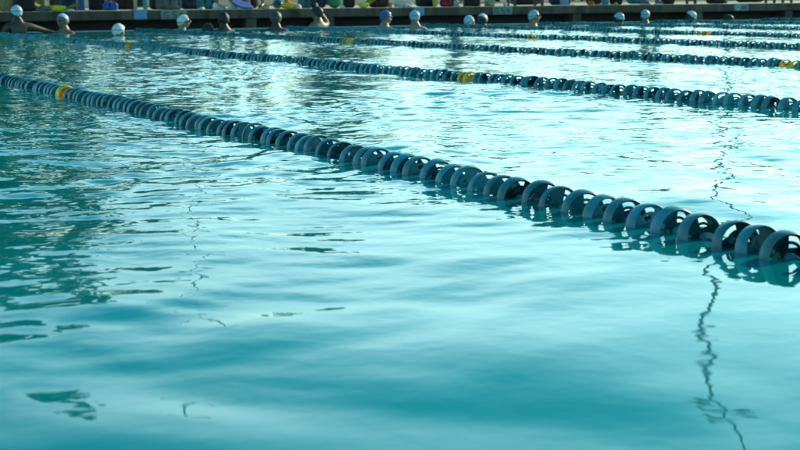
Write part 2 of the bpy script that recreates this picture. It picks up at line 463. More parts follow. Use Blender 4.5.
# ------------------------------------------------------------------ people
def apply_mods(o):
    dg = bpy.context.evaluated_depsgraph_get()
    me_ = bpy.data.meshes.new_from_object(o.evaluated_get(dg))
    return me_
def skin_mesh(verts, edges, radii, sub=1):
    me_ = bpy.data.meshes.new('sk'); me_.from_pydata([tuple(v) for v in verts], edges, [])
    o = bpy.data.objects.new('sk', me_); COL.objects.link(o)
    o.modifiers.new('s', 'SKIN')
    for i, rr in enumerate(radii):
        d = me_.skin_vertices[0].data[i]
        d.radius = rr if hasattr(rr, '__len__') else (rr, rr); d.use_root = (i == 0)
    if sub:
        s = o.modifiers.new('u', 'SUBSURF'); s.levels = sub; s.render_levels = sub
    bpy.context.view_layer.update()
    m_ = apply_mods(o); bpy.data.objects.remove(o)
    return m_
def head_bm(bm, c, R):
    """head with brow, nose, chin, ears; faces +Y before rotation R; c = centre of the skull"""
    b2 = bmesh.new()
    bmesh.ops.create_uvsphere(b2, u_segments=28, v_segments=20, radius=1.0)
    for v in b2.verts:
        x, y, z = v.co
        sx, sy, sz = 0.078, 0.097, 0.114
        q = Vector((x*sx, y*sy, z*sz))
        if z < 0:                                     # jaw narrows and comes forward
            q.x *= 1-0.30*(-z)**1.3; q.y = q.y*(1-0.22*(-z))+0.020*(-z)
        if y > 0.5:                                   # flatten face, sink the eyes
            q.y -= 0.010*(y-0.5)
            for ex in (-0.4, 0.4):
                dd = (x-ex)**2/0.03+(z-0.02)**2/0.012
                q.y -= 0.010*math.exp(-dd)
            q.y += 0.006*math.exp(-((z-0.20)**2)/0.01)      # brow
            q.y += 0.007*math.exp(-(x**2)/0.06-((z+0.52)**2)/0.004)  # lips
            q.y -= 0.005*math.exp(-(x**2)/0.08-((z+0.66)**2)/0.004)
            q.y += 0.008*math.exp(-(x**2)/0.10-((z+0.88)**2)/0.02)   # chin
        v.co = q
    # nose
    nose = [(0, 0.092, 0.016), (0, 0.106, -0.012), (0, 0.117, -0.036), (0, 0.098, -0.044)]
    tube(b2, nose, [0.008, 0.010, 0.014, 0.010], 8)
    for s in (-1, 1):                                  # ears
        r = bmesh.ops.create_uvsphere(b2, u_segments=10, v_segments=8, radius=1.0)
        bmesh.ops.scale(b2, vec=(0.009, 0.019, 0.032), verts=r['verts'])
        bmesh.ops.translate(b2, vec=(s*0.077, -0.006, -0.012), verts=r['verts'])
    bmesh.ops.transform(b2, matrix=Matrix.Translation(c) @ R.to_4x4(), verts=list(b2.verts))
    tmp = bpy.data.meshes.new('h'); b2.to_mesh(tmp); b2.free()
    bm.from_mesh(tmp); bpy.data.meshes.remove(tmp)
def remesh(bm, vox):
    me_ = bpy.data.meshes.new('r'); bm.to_mesh(me_); bm.free()
    o = bpy.data.objects.new('r', me_); COL.objects.link(o)
    r = o.modifiers.new('r', 'REMESH'); r.mode = 'VOXEL'; r.voxel_size = vox; r.use_smooth_shade = True
    s = o.modifiers.new('s', 'SMOOTH'); s.iterations = 2; s.factor = 0.4
    bpy.context.view_layer.update()
    m_ = apply_mods(o); bpy.data.objects.remove(o)
    for pgn in m_.polygons: pgn.use_smooth = True
    return m_
def hand_points(wrist, fdir, side, palm_n, curl=0.5):
    """chains for palm, four fingers and thumb; returns list of (points, radii)"""
    wrist = Vector(wrist); f = Vector(fdir).normalized(); s = Vector(side).normalized(); n = Vector(palm_n).normalized()
    chains = []
    kn = wrist+f*0.085
    for i, (off, L) in enumerate(((0.030, 0.066), (0.010, 0.075), (-0.010, 0.070), (-0.029, 0.054))):
        a = kn+s*off-f*abs(off)*0.15
        c1 = curl*0.5; c2 = curl*1.1
        b = a+(f*math.cos(c1)+n*math.sin(c1))*L*0.5
        c = b+(f*math.cos(c2)+n*math.sin(c2))*L*0.5
        chains.append(([wrist+s*off*0.5+f*0.03, a, b, c], [0.014, 0.0105, 0.009, 0.0075]))
    tb = wrist+s*0.022+f*0.025
    t1 = tb+(f*0.6+s*0.8).normalized()*0.036+n*0.006; t2 = t1+(f*0.9+s*0.35+n*0.3).normalized()*0.032
    chains.append(([wrist+f*0.01, tb, t1, t2], [0.017, 0.014, 0.0105, 0.0085]))
    return chains

def build_body(J, limbs, head_c, head_R, skin, parent, vox=0.011, hands=()):
    """J: joint name -> (pos, radius); limbs: list of name chains (tree, first is the root)"""
    names = list(J); idx_ = {n: i for i, n in enumerate(names)}
    edges = []
    for ch in limbs:
        for a, b in zip(ch, ch[1:]): edges.append((idx_[a], idx_[b]))
    sk = skin_mesh([J[n][0] for n in names], edges, [J[n][1] for n in names], 2)
    bm = bmesh.new(); bm.from_mesh(sk); bpy.data.meshes.remove(sk)
    head_bm(bm, Vector(head_c), head_R)
    for h in hands:
        for pts, rr in hand_points(*h): tube(bm, pts, rr, 8)
    bmesh.ops.recalc_face_normals(bm, faces=list(bm.faces))
    me_ = remesh(bm, vox)
    return link('body', me_, skin, parent)

def cap_obj(name, m, c, R, parent, low=-0.02, grow=1.06, logo=None, hairlike=False, band=None):
    bm = bmesh.new()
    bmesh.ops.create_uvsphere(bm, u_segments=28, v_segments=22, radius=1.0)
    cut = [v for v in bm.verts if v.co.z < low-0.55*max(0, v.co.y)*(-1) + (0.30*max(0, v.co.y)) - 0.45*max(0, -v.co.y)]
    bmesh.ops.delete(bm, geom=cut, context='VERTS')
    rr = random.Random(hash(name) % 1000)
    for v in bm.verts:
        x, y, z = v.co
        fl = 1-0.07*max(0, z)**3; bul = 1+0.10*max(0.0, z)*(1-abs(z))*2
        q = Vector((x*0.080*bul, y*0.098*bul, z*0.112*fl))*grow
        if z < 0: q.x *= 1-0.30*(-z)**1.3
        if hairlike:
            q *= 1+0.035*math.sin(9*x+5*z)*math.cos(7*y)+0.02*math.sin(23*x+17*y)
        else:
            q *= 1+0.008*math.sin(11*x+4*y)*math.sin(9*z)      # faint silicone wrinkles
            if z > 0.93: q.z += 0.004
        v.co = q
    bmesh.ops.solidify(bm, geom=list(bm.faces), thickness=0.003)
    bmesh.ops.transform(bm, matrix=Matrix.Translation(c) @ R.to_4x4(), verts=list(bm.verts))
    o = from_bm(name, bm, m, parent, sharp=70)
    if logo:
        for s in (-1, 1):                                     # a plain printed oval each side
            b2 = bmesh.new(); ring = []
            N = 14
            cen = None
            def P(yy, zz):
                x = math.sqrt(max(0.0, 1-yy*yy-zz*zz))
                return Vector((s*x*0.076, yy*0.097, zz*0.118))*(grow*1.022)
            for k in range(N):
                t_ = 2*PI*k/N; ring.append(b2.verts.new(P(-0.05+0.36*math.cos(t_), 0.40+0.24*math.sin(t_))))
            inner = [b2.verts.new(P(-0.05+0.18*math.cos(2*PI*k/N), 0.40+0.11*math.sin(2*PI*k/N))) for k in range(N)]
            for k in range(N): b2.faces.new((ring[k], ring[(k+1) % N], inner[(k+1) % N], inner[k]))
            bmesh.ops.recalc_face_normals(b2, faces=list(b2.faces))
            bmesh.ops.transform(b2, matrix=Matrix.Translation(c) @ R.to_4x4(), verts=list(b2.verts))
            from_bm('cap_logo', b2, logo, o)
    return o
def goggles(c, R, parent):
    bm = bmesh.new()
    for s in (-1, 1):
        r = bmesh.ops.create_uvsphere(bm, u_segments=12, v_segments=8, radius=1.0)
        bmesh.ops.scale(bm, vec=(0.027, 0.014, 0.019), verts=r['verts'])
        bmesh.ops.translate(bm, vec=(s*0.032, 0.088, 0.004), verts=r['verts'])
    tube(bm, [(-0.012, 0.098, 0.006), (0.012, 0.098, 0.006)], 0.004, 6)
    pts = []
    for k in range(15):
        t = -0.95+(2*PI-1.24)*k/14 - 0.0
        a = PI/2+0.55+(2*PI-1.10)*k/14
        pts.append((0.086*math.cos(a), 0.107*math.sin(a), 0.006+0.02*math.sin(PI*k/14)))
    tube(bm, pts, 0.0045, 6)
    bmesh.ops.transform(bm, matrix=Matrix.Translation(c) @ R.to_4x4(), verts=list(bm.verts))
    return from_bm('goggles', bm, M['goggle'], parent)

def swimmer(px, py, ztop, face, skin, label, cap=None, hair=None, lean=0.0, roll=0.0, nod=0.0, arms='down', suit=None, logo=None, gog=True, side=0.0):
    """px, py: where the body meets the water in the photo; face: heading in radians (0 looks to +Y, the far wall)"""
    base = on_plane(px, py, 0.0)
    base.y = min(base.y, WALL_Y-0.28)
    base.x = at_depth(px, base.y, 0.0)
    t = thing('person', label, 'swimmer', (base.x, base.y, 0), face, 'swimmers along the far wall')
    ctop = ztop-0.125
    hc = Vector((side, 0.02+lean*0.5, ctop))
    neck = Vector((side*0.6, lean*0.35-0.01, ctop-0.13)); chest = Vector((side*0.2, lean*0.1-0.01, ctop-0.33)); 
    R = Matrix.Rotation(roll, 3, 'Y') @ Matrix.Rotation(nod, 3, 'X')
    sh = ctop-0.205
    J = {'pelvis': ((0, 0, ctop-0.78), (0.135, 0.10)), 'waist': ((0, -0.005, ctop-0.60), (0.125, 0.09)), 'chest': (chest, (0.155, 0.105)),
         'upper': ((side*0.4, lean*0.25-0.015, sh+0.02), (0.115, 0.085)), 'neck': (neck, 0.064), 'skull': (hc-Vector((0, 0.01, 0.03)), 0.05)}
    limbs = [['pelvis', 'waist', 'chest', 'upper', 'neck', 'skull']]
    hands = []
    for s in (-1, 1):
        S = 'l' if s < 0 else 'r'
        shp = Vector((s*0.175+side*0.3, lean*0.22-0.01, sh))
        if arms == 'down': e = shp+Vector((s*0.07, 0.06, -0.27)); w_ = e+Vector((-s*0.02, 0.20, -0.14))
        elif arms == 'hold': e = shp+Vector((s*0.08, 0.20, -0.13)); w_ = Vector((s*0.19, 0.46, 0.05))
        elif arms == 'reach': 
            if s > 0: e = shp+Vector((s*0.22, 0.06, -0.06)); w_ = e+Vector((s*0.20, 0.08, -0.04))
            else: e = shp+Vector((s*0.07, 0.06, -0.27)); w_ = e+Vector((0, 0.2, -0.1))
        else: 
            if s > 0: e = shp+Vector((s*0.16, 0.10, 0.05)); w_ = e+Vector((-s*0.12, 0.06, 0.20))
            else: e = shp+Vector((s*0.07, 0.06, -0.27)); w_ = e+Vector((0, 0.2, -0.1))
        J['sh'+S] = (shp, 0.062); J['el'+S] = (e, 0.043); J['wr'+S] = (w_, 0.029)
        limbs.append(['upper', 'sh'+S, 'el'+S, 'wr'+S])
        fd = (w_-e).normalized(); sd = Vector((-s, 0, 0.1)); sd = (sd-fd*sd.dot(fd)).normalized()
        hands.append((w_, fd, sd, fd.cross(sd)*s, 0.6))
        hip = Vector((s*0.09, 0.0, ctop-0.84)); kn = hip+Vector((s*0.03, 0.12, -0.40)); an = kn+Vector((0, -0.12, -0.38))
        J['hp'+S] = (hip, 0.085); J['kn'+S] = (kn, 0.055); J['an'+S] = (an, 0.036); J['to'+S] = (an+Vector((0, 0.13, -0.06)), 0.028)
        limbs.append(['pelvis', 'hp'+S, 'kn'+S, 'an'+S, 'to'+S])
    b = build_body(J, limbs, hc, R, skin, t, 0.012, hands)
    if suit:
        # suit: close-fitting shell over chest, waist and pelvis
        nm = ['pelvis', 'waist', 'chest']
        V = [Vector(J[n][0]) for n in nm]+[chest+Vector((0, 0, 0.10))]
        sm = skin_mesh(V, [(0, 1), (1, 2), (2, 3)], [(0.142, 0.107), (0.132, 0.097), (0.163, 0.113), (0.130, 0.10)], 2)
        for pg in sm.polygons: pg.use_smooth = True
        link('swimsuit', sm, suit, t)
    if cap: cap_obj('swim_cap', cap, hc, R, t, logo=logo)
    if hair:
        cap_obj('hair', hair, hc, R, t, low=-0.12, grow=1.16, hairlike=True)
    if gog and cap: goggles(hc, R, t)
    return t

VIEW = -YAW   # heading whose back is to the camera
sw = swimmer
sw(18, 34.0, 0.44, VIEW+0.5, M['skin_b'], 'dark swimmer in a pale cap standing high against the wall at far left', cap=M['cap_pale'], suit=M['suit_black'], arms='reach')
sw(64, 33.3, 0.31, VIEW+2.6, M['skin_c'], 'swimmer in a pale round cap second from the left, shoulders under water', cap=M['cap_pale'], suit=M['suit_black'])
sw(118, 36.0, 0.185, VIEW-0.4, M['skin_a'], 'low floating swimmer, white capped head barely out of the water beside the rope', cap=M['cap_white'])
sw(181, 31.0, 0.27, VIEW-1.2, M['skin_a'], 'swimmer in a printed white cap leaning in front of the first grey wall sign', cap=M['cap_white'], lean=0.05, roll=0.35, nod=0.2, arms='reach', logo=M['logo'])
sw(208, 31.2, 0.13, VIEW+0.2, M['skin_b'], 'dark haired swimmer sunk to the chin beside a taller dark haired one', hair=M['hair'], gog=False)
sw(224, 31.0, 0.30, VIEW+0.6, M['skin_b'], 'dark haired swimmer with bare shoulders below the white shoe on the deck', hair=M['hair'], gog=False)
sw(276, 31.0, 0.31, VIEW+0.1, M['skin_b'], 'brown haired swimmer seen from behind below the light blue bucket', hair=M['hair_brown'], gog=False)
sw(318, 28.8, 0.37, VIEW+0.9, M['skin_c'], 'sunlit swimmer with wet black hair rising by the green ball', hair=M['hair'], gog=False, arms='raise')
sw(384, 29.6, 0.31, VIEW-0.9, M['skin_a'], 'swimmer in a royal blue cap with the only dark blue cap', cap=M['cap_blue'], arms='reach', logo=M['cap_white'], lean=0.04)
sw(415, 28.2, 0.30, VIEW+0.2, M['skin_a'], 'swimmer in a sky blue cap in front of the second blue wall plate', cap=M['cap_sky'])
sw(469, 26.6, 0.205, VIEW-0.7, M['skin_a'], 'swimmer with a pale cap tipped back, left one of a close pair', cap=M['cap_pale'], roll=-0.3, nod=0.5, logo=M['logo'])
sw(483, 26.0, 0.225, VIEW+2.4, M['skin_b'], 'swimmer in a white cap facing the camera, right one of a close pair', cap=M['cap_white'])
sw(533, 26.0, 0.28, VIEW-1.3, M['skin_a'], 'swimmer in a sky blue cap with a thin neck beside the second grey wall sign', cap=M['cap_sky'], nod=0.15)
sw(620, 23.4, 0.205, VIEW+0.8, M['skin_b'], 'swimmer in a wide pale blue cap below the pale shoes on the deck', cap=M['cap_sky'], nod=-0.3)
sw(645, 22.6, 0.25, VIEW-0.3, M['skin_c'], 'swimmer in a blue and pale cap right of the pair with shoes above', cap=M['cap_sky'], logo=M['cap_blue'])
sw(692, 21.8, 0.215, VIEW+1.5, M['skin_b'], 'swimmer in a white cap in profile, alone near the right end', cap=M['cap_white'])
sw(729, 21.2, 0.13, VIEW+1.0, M['skin_b'], 'dark haired swimmer leaning low under the third grey wall sign', hair=M['hair'], gog=False)

# people standing on the deck: only their feet and shins reach into the frame
def deck_person(px, back, face, skin, trousers, shirt, shoe, label, hair='hair'):
    Y = WALL_Y+back; X = at_depth(px, Y, DECK_Z)
    t = thing('person', label, 'person', (X, Y, DECK_Z), face, 'people on the far deck')
    J = {'pelvis': ((0, 0, 0.93), (0.15, 0.11)), 'waist': ((0, 0, 1.10), (0.13, 0.095)), 'chest': ((0, 0, 1.28), (0.16, 0.11)), 'upper': ((0, -0.01, 1.41), (0.10, 0.08)),
         'neck': ((0, 0.0, 1.50), 0.052), 'skull': ((0, 0.01, 1.58), 0.05)}
    limbs = [['pelvis', 'waist', 'chest', 'upper', 'neck', 'skull']]; hands = []
    for s in (-1, 1):
        S = 'l' if s < 0 else 'r'
        st = 0.10 if s > 0 else -0.06
        J['sh'+S] = ((s*0.19, -0.01, 1.39), 0.06); J['el'+S] = ((s*0.24, -0.03, 1.11), 0.043); J['wr'+S] = ((s*0.24, 0.06, 0.87), 0.029)
        J['hp'+S] = ((s*0.095, 0, 0.86), 0.092); J['kn'+S] = ((s*0.105, st*0.6+0.02, 0.48), 0.058); J['an'+S] = ((s*0.11, st, 0.085), 0.038); J['to'+S] = ((s*0.12, st+0.15, 0.03), 0.030)
        limbs += [['upper', 'sh'+S, 'el'+S, 'wr'+S], ['pelvis', 'hp'+S, 'kn'+S, 'an'+S, 'to'+S]]
        hands.append((Vector(J['wr'+S][0]), Vector((0, 0.25, -0.97)), Vector((0, 0.97, 0.25)), Vector((-s, 0, 0)), 0.5))
    hc = Vector((0, 0.02, 1.64))
    build_body(J, limbs, hc, Matrix.Identity(3), skin, t, 0.013, hands)
    cap_obj('hair', M[hair], hc, Matrix.Identity(3), t, low=-0.12, grow=1.14, hairlike=True)
    V = [Vector(J[n][0]) for n in ('pelvis', 'hpl', 'knl', 'hpr', 'knr')]
    V.append(Vector(J['anl'][0])+Vector((0, 0, 0.06))); V.append(Vector(J['anr'][0])+Vector((0, 0, 0.06))); V.append(Vector((0, 0, 1.05)))
    sm = skin_mesh(V, [(0, 1), (1, 2), (0, 3), (3, 4), (2, 5), (4, 6), (0, 7)], [(0.165, 0.125), 0.105, 0.075, 0.105, 0.075, 0.06, 0.06, (0.15, 0.115)], 2)
    for pg in sm.polygons: pg.use_smooth = True
    link('trousers', sm, M[trousers], t)
    V = [Vector(J[n][0]) for n in ('waist', 'chest', 'upper', 'shl', 'shr')]+[Vector((-0.225, -0.025, 1.2)), Vector((0.225, -0.025, 1.2))]
    sm = skin_mesh(V, [(0, 1), (1, 2), (2, 3), (2, 4), (3, 5), (4, 6)], [(0.155, 0.115), (0.18, 0.125), (0.115, 0.09), 0.075, 0.075, 0.06, 0.06], 2)
    for pg in sm.polygons: pg.use_smooth = True
    link('shirt', sm, M[shirt], t)
    for s in (-1, 1):
        S = 'l' if s < 0 else 'r'
        a = Vector(J['an'+S][0]); 
        bm = bmesh.new()
        for (dx, dy, dz, sx, sy, sz) in ((0, 0.055, -0.052, 0.048, 0.135, 0.034), (0, -0.01, -0.02, 0.045, 0.06, 0.055)):
            r = bmesh.ops.create_uvsphere(bm, u_segments=16, v_segments=10, radius=1)
            bmesh.ops.scale(bm, vec=(sx, sy, sz), verts=r['verts']); bmesh.ops.translate(bm, vec=a+Vector((dx, dy, dz)), verts=r['verts'])
        for v in bm.verts: v.co.z = max(v.co.z, 0.002)
        sh = from_bm('shoe', bm, M[shoe], t)
        bm = bmesh.new(); bx(bm, a+Vector((0, 0.055, -0.074)), (0.088, 0.255, 0.020), bevel=0.006)
        from_bm('shoe_sole', bm, M['white_cloth'], sh)
    return t
deck_person(223, 0.62, -1.3, M['skin_c'], 'teal_cloth', 'grey_cloth', 'white_cloth', 'person in teal trousers and white shoes on the deck edge')
deck_person(256, 1.10, 2.4, M['skin_a'], 'grey_cloth', 'navy_cloth', 'black_cloth', 'person in grey trousers and black shoes behind the blue kickboard', 'hair_brown')
deck_person(650, 0.55, -1.2, M['skin_c'], 'black_cloth', 'teal_cloth', 'grey_cloth', 'person in black trousers and grey shoes above the blue capped swimmers')
deck_person(457, 1.00, 0.4, M['skin_a'], 'grey_cloth', 'white_cloth', 'white_cloth', 'person in grey trousers standing behind the red bag', 'hair_brown')

# ------------------------------------------------------------------ things on the deck
def spot(px, back): 
    Y = WALL_Y+back
    return at_depth(px, Y, DECK_Z), Y
def blob(bm, c, s, n=3, seed=0, amp=0.12):
    r = bmesh.ops.create_icosphere(bm, subdivisions=n, radius=1.0)
    q = random.Random(seed); a = [q.uniform(2, 5) for _ in range(6)]; ph = [q.uniform(0, 6) for _ in range(3)]
    for v in r['verts']:
        x, y, z = v.co
        k = 1+amp*(math.sin(a[0]*x+ph[0])*math.cos(a[1]*y)+0.6*math.sin(a[2]*z+a[3]*x+ph[1]))
        v.co = Vector((x*s[0]*k, y*s[1]*k, z*s[2]*k))
        if v.co.z < -s[2]*0.72: v.co.z = -s[2]*0.72
        v.co += Vector(c)
    return r['verts']
def duffel(px, back, w, d, h, m, label, rot=0.0, strap='black_cloth', cat='bag', grp='bags left on the far deck'):
    X, Y = spot(px, back)
    t = thing('sports_bag', label, cat, (X, Y, DECK_Z), rot, grp)
    bm = bmesh.new()
    bmesh.ops.create_cube(bm, size=1.0)
    bmesh.ops.subdivide_edges(bm, edges=list(bm.edges), cuts=5, use_grid_fill=True)
    q = random.Random(int(px)); 
    for v in bm.verts:
        x, y, z = v.co*2
        k = (abs(x)**3.2+abs(y)**3.2+abs(z)**3.2)**(1/3.2)
        v.co = Vector((x/k*w/2*(1-0.06*math.cos(3*z)), y/k*d/2*(1+0.05*math.sin(4*x)), z/k*h/2+h*0.47+0.02*h*math.sin(6*x+px)))
        if v.co.z < 0.004: v.co.z = 0.004
    body = from_bm('bag_body', bm, M[m], t, sharp=80)
    bm = bmesh.new()
    tube(bm, [(-w*0.40, 0, h*0.93), (-w*0.2, 0.0, h*0.985), (0, 0, h*1.0), (w*0.2, 0, h*0.985), (w*0.40, 0, h*0.93)], 0.008, 6)
    from_bm('zip', bm, M['steel'], body)
    for s in (-1, 1):
        bm = bmesh.new()
        tube(bm, [(-w*0.22, s*d*0.5, h*0.35), (-w*0.2, s*d*0.50, h*0.85), (-w*0.08, s*d*0.25, h*1.18), (w*0.08, s*d*0.25, h*1.18), (w*0.2, s*d*0.50, h*0.85), (w*0.22, s*d*0.5, h*0.35)], 0.012, 6)
        from_bm('strap', bm, M[strap], t)
    return t
def heap(px, back, w, d, h, m, label, name='towel', cat='towel', seed=0, grp='towels and clothes on the far deck'):
    X, Y = spot(px, back)
    bm = bmesh.new()
    blob(bm, (0, 0, h*0.36), (w/2, d/2, h/2), 4, seed, 0.16)
    q = random.Random(seed)
    for v in bm.verts:                                       # folds
        v.co.z += 0.10*h*math.sin(v.co.x*38+seed+3*math.sin(v.co.y*15)) if v.co.z > 0.02 else 0
        v.co.z = max(v.co.z, 0.003)
    o = from_bm(name, bm, M[m], loc=(X, Y, DECK_Z)); o.rotation_euler.z = q.uniform(-0.4, 0.4)
    return tag(o, label, cat, grp)
def fin(px, back, rot, label, m='yellow_rubber', tilt=0.25):
    X, Y = spot(px, back)
    t = thing('swim_fin', label, 'fin', (X, Y, DECK_Z), rot, 'swim fins lying on the deck')
    bm = bmesh.new()
    rows = [(0.0, 0.045, 0.03), (0.08, 0.05, 0.035), (0.18, 0.075, 0.05), (0.30, 0.095, 0.085), (0.36, 0.10, 0.11)]
    tv = [[bm.verts.new((s*w_, y, z+tilt*y*0.5)) for s in (-1, -0.33, 0.33, 1)] for y, w_, z in rows]
    fs = [bm.faces.new((a[i], a[i+1], b[i+1], b[i])) for a, b in zip(tv, tv[1:]) for i in range(3)]
    bmesh.ops.solidify(bm, geom=fs, thickness=0.012)
    from_bm('blade', bm, M[m], t, sharp=50)
    bm = bmesh.new()
    tube(bm, [(0, -0.17, 0.045), (0, -0.10, 0.05), (0, 0.0, 0.048), (0, 0.09, 0.055)], [0.040, 0.052, 0.05, 0.035], 14)
    from_bm('foot_pocket', bm, M[m], t)
    return t
def kickboard(px, back, rot, m, label, lean=1.1):
    X, Y = spot(px, back)
    bm = bmesh.new()
    out = []
    N = 22
    for k in range(N):
        a = 2*PI*k/N; ca, sa = math.cos(a), math.sin(a)
        out.append((0.15*math.copysign(abs(ca)**0.6, ca), 0.22*math.copysign(abs(sa)**0.7, sa)))
    f = bm.faces.new([bm.verts.new((x, y, 0)) for x, y in out])
    r = bmesh.ops.extrude_face_region(bm, geom=[f])
    bmesh.ops.translate(bm, vec=(0, 0, 0.035), verts=[v for v in r['geom'] if isinstance(v, bmesh.types.BMVert)])
    bmesh.ops.recalc_face_normals(bm, faces=list(bm.faces))
    es = [e for e in bm.edges if abs(e.calc_face_angle(0)) > 1.2]
    bmesh.ops.bevel(bm, geom=es, offset=0.008, segments=2, affect='EDGES')
    bmesh.ops.rotate(bm, cent=(0, 0, 0), matrix=Matrix.Rotation(lean, 3, 'X'), verts=list(bm.verts))
    zm = min(v.co.z for v in bm.verts); bmesh.ops.translate(bm, vec=(0, 0, -zm), verts=list(bm.verts))
    o = from_bm('kickboard', bm, M[m], loc=(X, Y, DECK_Z)); o.rotation_euler.z = rot
    return tag(o, label, 'kickboard', 'kickboards on the far deck')
def bench(pxa, pxb, back, label, leg_m='dark_paint', seat_m='tan_paint', legs=(None, None), depth=0.34):
    Y = WALL_Y+back
    xa, xb = at_depth(pxa, Y, DECK_Z), at_depth(pxb, Y, DECK_Z); c = (xa+xb)/2; w_ = xb-xa
    t = thing('bench', label, 'bench', (c, Y, DECK_Z), 0, 'low benches along the far deck')
    for i in range(3):
        bm = bmesh.new(); bx(bm, (0, -depth/2+depth*(i+0.5)/3, 0.44), (w_+0.5, depth/3-0.015, 0.035), bevel=0.006)
        from_bm('seat_plank', bm, M[seat_m], t)
    for s, lm in ((-1, legs[0]), (1, legs[1])):
        bm = bmesh.new()
        for yy in (-depth/2+0.04, depth/2-0.04): bx(bm, (s*w_/2, yy, 0.205), (0.045, 0.045, 0.41), bevel=0.005)
        bx(bm, (s*w_/2, 0, 0.40), (0.041, depth-0.13, 0.04))
        bx(bm, (s*w_/2, 0, 0.07), (0.039, depth-0.13, 0.03))
        from_bm('leg', bm, M[lm or leg_m], t)
    return t
def block(px, back, m, label, w_=0.10, edge=None, two=None):
    X, Y = spot(px, back)
    t = thing('starting_block', label, 'starting block', (X, Y, DECK_Z), 0, 'starting blocks on the far deck')
    if two:
        for s, lm in ((-1, two[0]), (1, two[1])):
            bm = bmesh.new(); tube(bm, [(s*0.082, 0, 0), (s*0.082, 0, 0.60)], 0.030 if s < 0 else 0.036, 14); from_bm('post', bm, M[lm], t)
    else:
        bm = bmesh.new(); bx(bm, (0, 0.0, 0.30), (w_, 0.16, 0.60), bevel=0.01); from_bm('pedestal', bm, M[m], t)
        if edge:
            bm = bmesh.new(); bx(bm, (w_/2+0.013, 0.0, 0.30), (0.022, 0.165, 0.598), bevel=0.003); from_bm('side_strip', bm, M[edge], t)
    bm = bmesh.new(); bx(bm, (0, 0, 0.008), (0.26, 0.30, 0.016)); from_bm('base_plate', bm, M['steel'], t)
    bm = bmesh.new(); bx(bm, (0, 0.02, 0.64), (0.50, 0.56, 0.04), rot=Matrix.Rotation(0.14, 3, 'X'), bevel=0.01); from_bm('platform', bm, M['white_cloth'], t)
    bm = bmesh.new(); tube(bm, [(-0.2, -0.24, 0.55), (-0.2, -0.30, 0.48), (0.2, -0.30, 0.48), (0.2, -0.24, 0.55)], 0.014, 8); from_bm('grip_bar', bm, M['steel'], t)
    return t

# starting blocks and benches
block(80, 0.45, 'blue_paint', 'starting block on a dark blue pedestal with a pale blue edge', 0.085, edge='lightblue_paint')
block(140.5, 0.40, None, 'starting block on a tan post and a teal post above the first blue plate', two=('tan_paint', 'teal_paint'))
block(605, 0.55, 'teal_paint', 'starting block on a slim teal pedestal between two dark bags', 0.065)
block(564.5, 0.9, 'lightblue_paint', 'starting block on a bright blue pedestal beside the tan bench gap', 0.10)
bench(511.5, 538.5, 0.75, 'low bench with dark legs and bare sunlit deck under it, by the second grey sign')
bench(92, 106, 1.9, 'low bench with tan legs behind the blue bag', leg_m='tan_paint')
bench(461, 482.5, 0.8, 'low bench with one grey and one tan leg behind the close pair of swimmers', legs=('steel', 'tan_paint'))
bench(668, 691, 0.9, 'low bench with dark legs right of the grey shoes')
bench(770, 787, 0.8, 'low bench with dark legs at the right end of the deck')
# bags, towels, gear (left to right)
duffel(24, 0.35, 0.36, 0.30, 0.30, 'black_cloth', 'square black sports bag at the left end of the deck')
heap(8, 1.0, 0.26, 0.3, 0.28, 'olive_cloth', 'olive green towel heap left of the square black bag', seed=1)
heap(39, 0.9, 0.22, 0.3, 0.30, 'olive_cloth', 'olive green towel heap right of the square black bag', seed=2)
heap(43, 0.30, 0.26, 0.26, 0.10, 'grey_cloth', 'flat grey towel on the deck edge right of the black bag', seed=3)
fin(52.5, 0.40, 0.9, 'yellow swim fin standing on its edge, left of a lying one')
fin(60.5, 0.28, -1.1, 'yellow swim fin lying flat near the dark blue pedestal', tilt=0.05)
heap(70, 0.25, 0.12, 0.12, 0.045, 'white_cloth', 'small white cloth on the deck edge left of the blue pedestal', seed=4)
duffel(72, 1.2, 0.40, 0.3, 0.34, 'navy_cloth', 'navy sports bag left of the dark blue pedestal')
duffel(98, 1.2, 0.30, 0.3, 0.32, 'black_cloth', 'tall black sports bag behind the blue bag')
duffel(110.5, 0.8, 0.24, 0.26, 0.14, 'blue_cloth', 'small bright blue bag left of the tan post')
duffel(125, 2.4, 0.42, 0.3, 0.34, 'black_cloth', 'black sports bag behind the first blue plate, in shade')
duffel(169, 0.55, 0.42, 0.34, 0.21, 'grey_cloth', 'lumpy grey sports bag above the first grey wall sign', rot=0.3)
duffel(160, 1.5, 0.36, 0.3, 0.34, 'black_cloth', 'black sports bag behind the lumpy grey one')
duffel(192, 1.6, 0.40, 0.3, 0.36, 'navy_cloth', 'navy sports bag right of the lumpy grey bag')
duffel(206, 0.9, 0.30, 0.3, 0.28, 'teal_cloth', 'teal sports bag beside the white shoes')
heap(202, 0.22, 0.10, 0.12, 0.05, 'white_cloth', 'small pinkish white cloth left of the white shoes', seed=5)
heap(237, 0.75, 0.14, 0.2, 0.22, 'yellow_rubber', 'yellow towel heap behind the blue kickboard', seed=6)
kickboard(242, 0.45, 0.2, 'blue_cloth', 'bright blue kickboard lying tilted on the deck', lean=0.30)
heap(265, 0.35, 0.15, 0.2, 0.07, 'tan_cloth', 'peach towel folded left of the light blue bucket', seed=7)
duffel(246, 1.7, 0.46, 0.3, 0.34, 'black_cloth', 'black sports bag behind the blue kickboard and yellow towel')
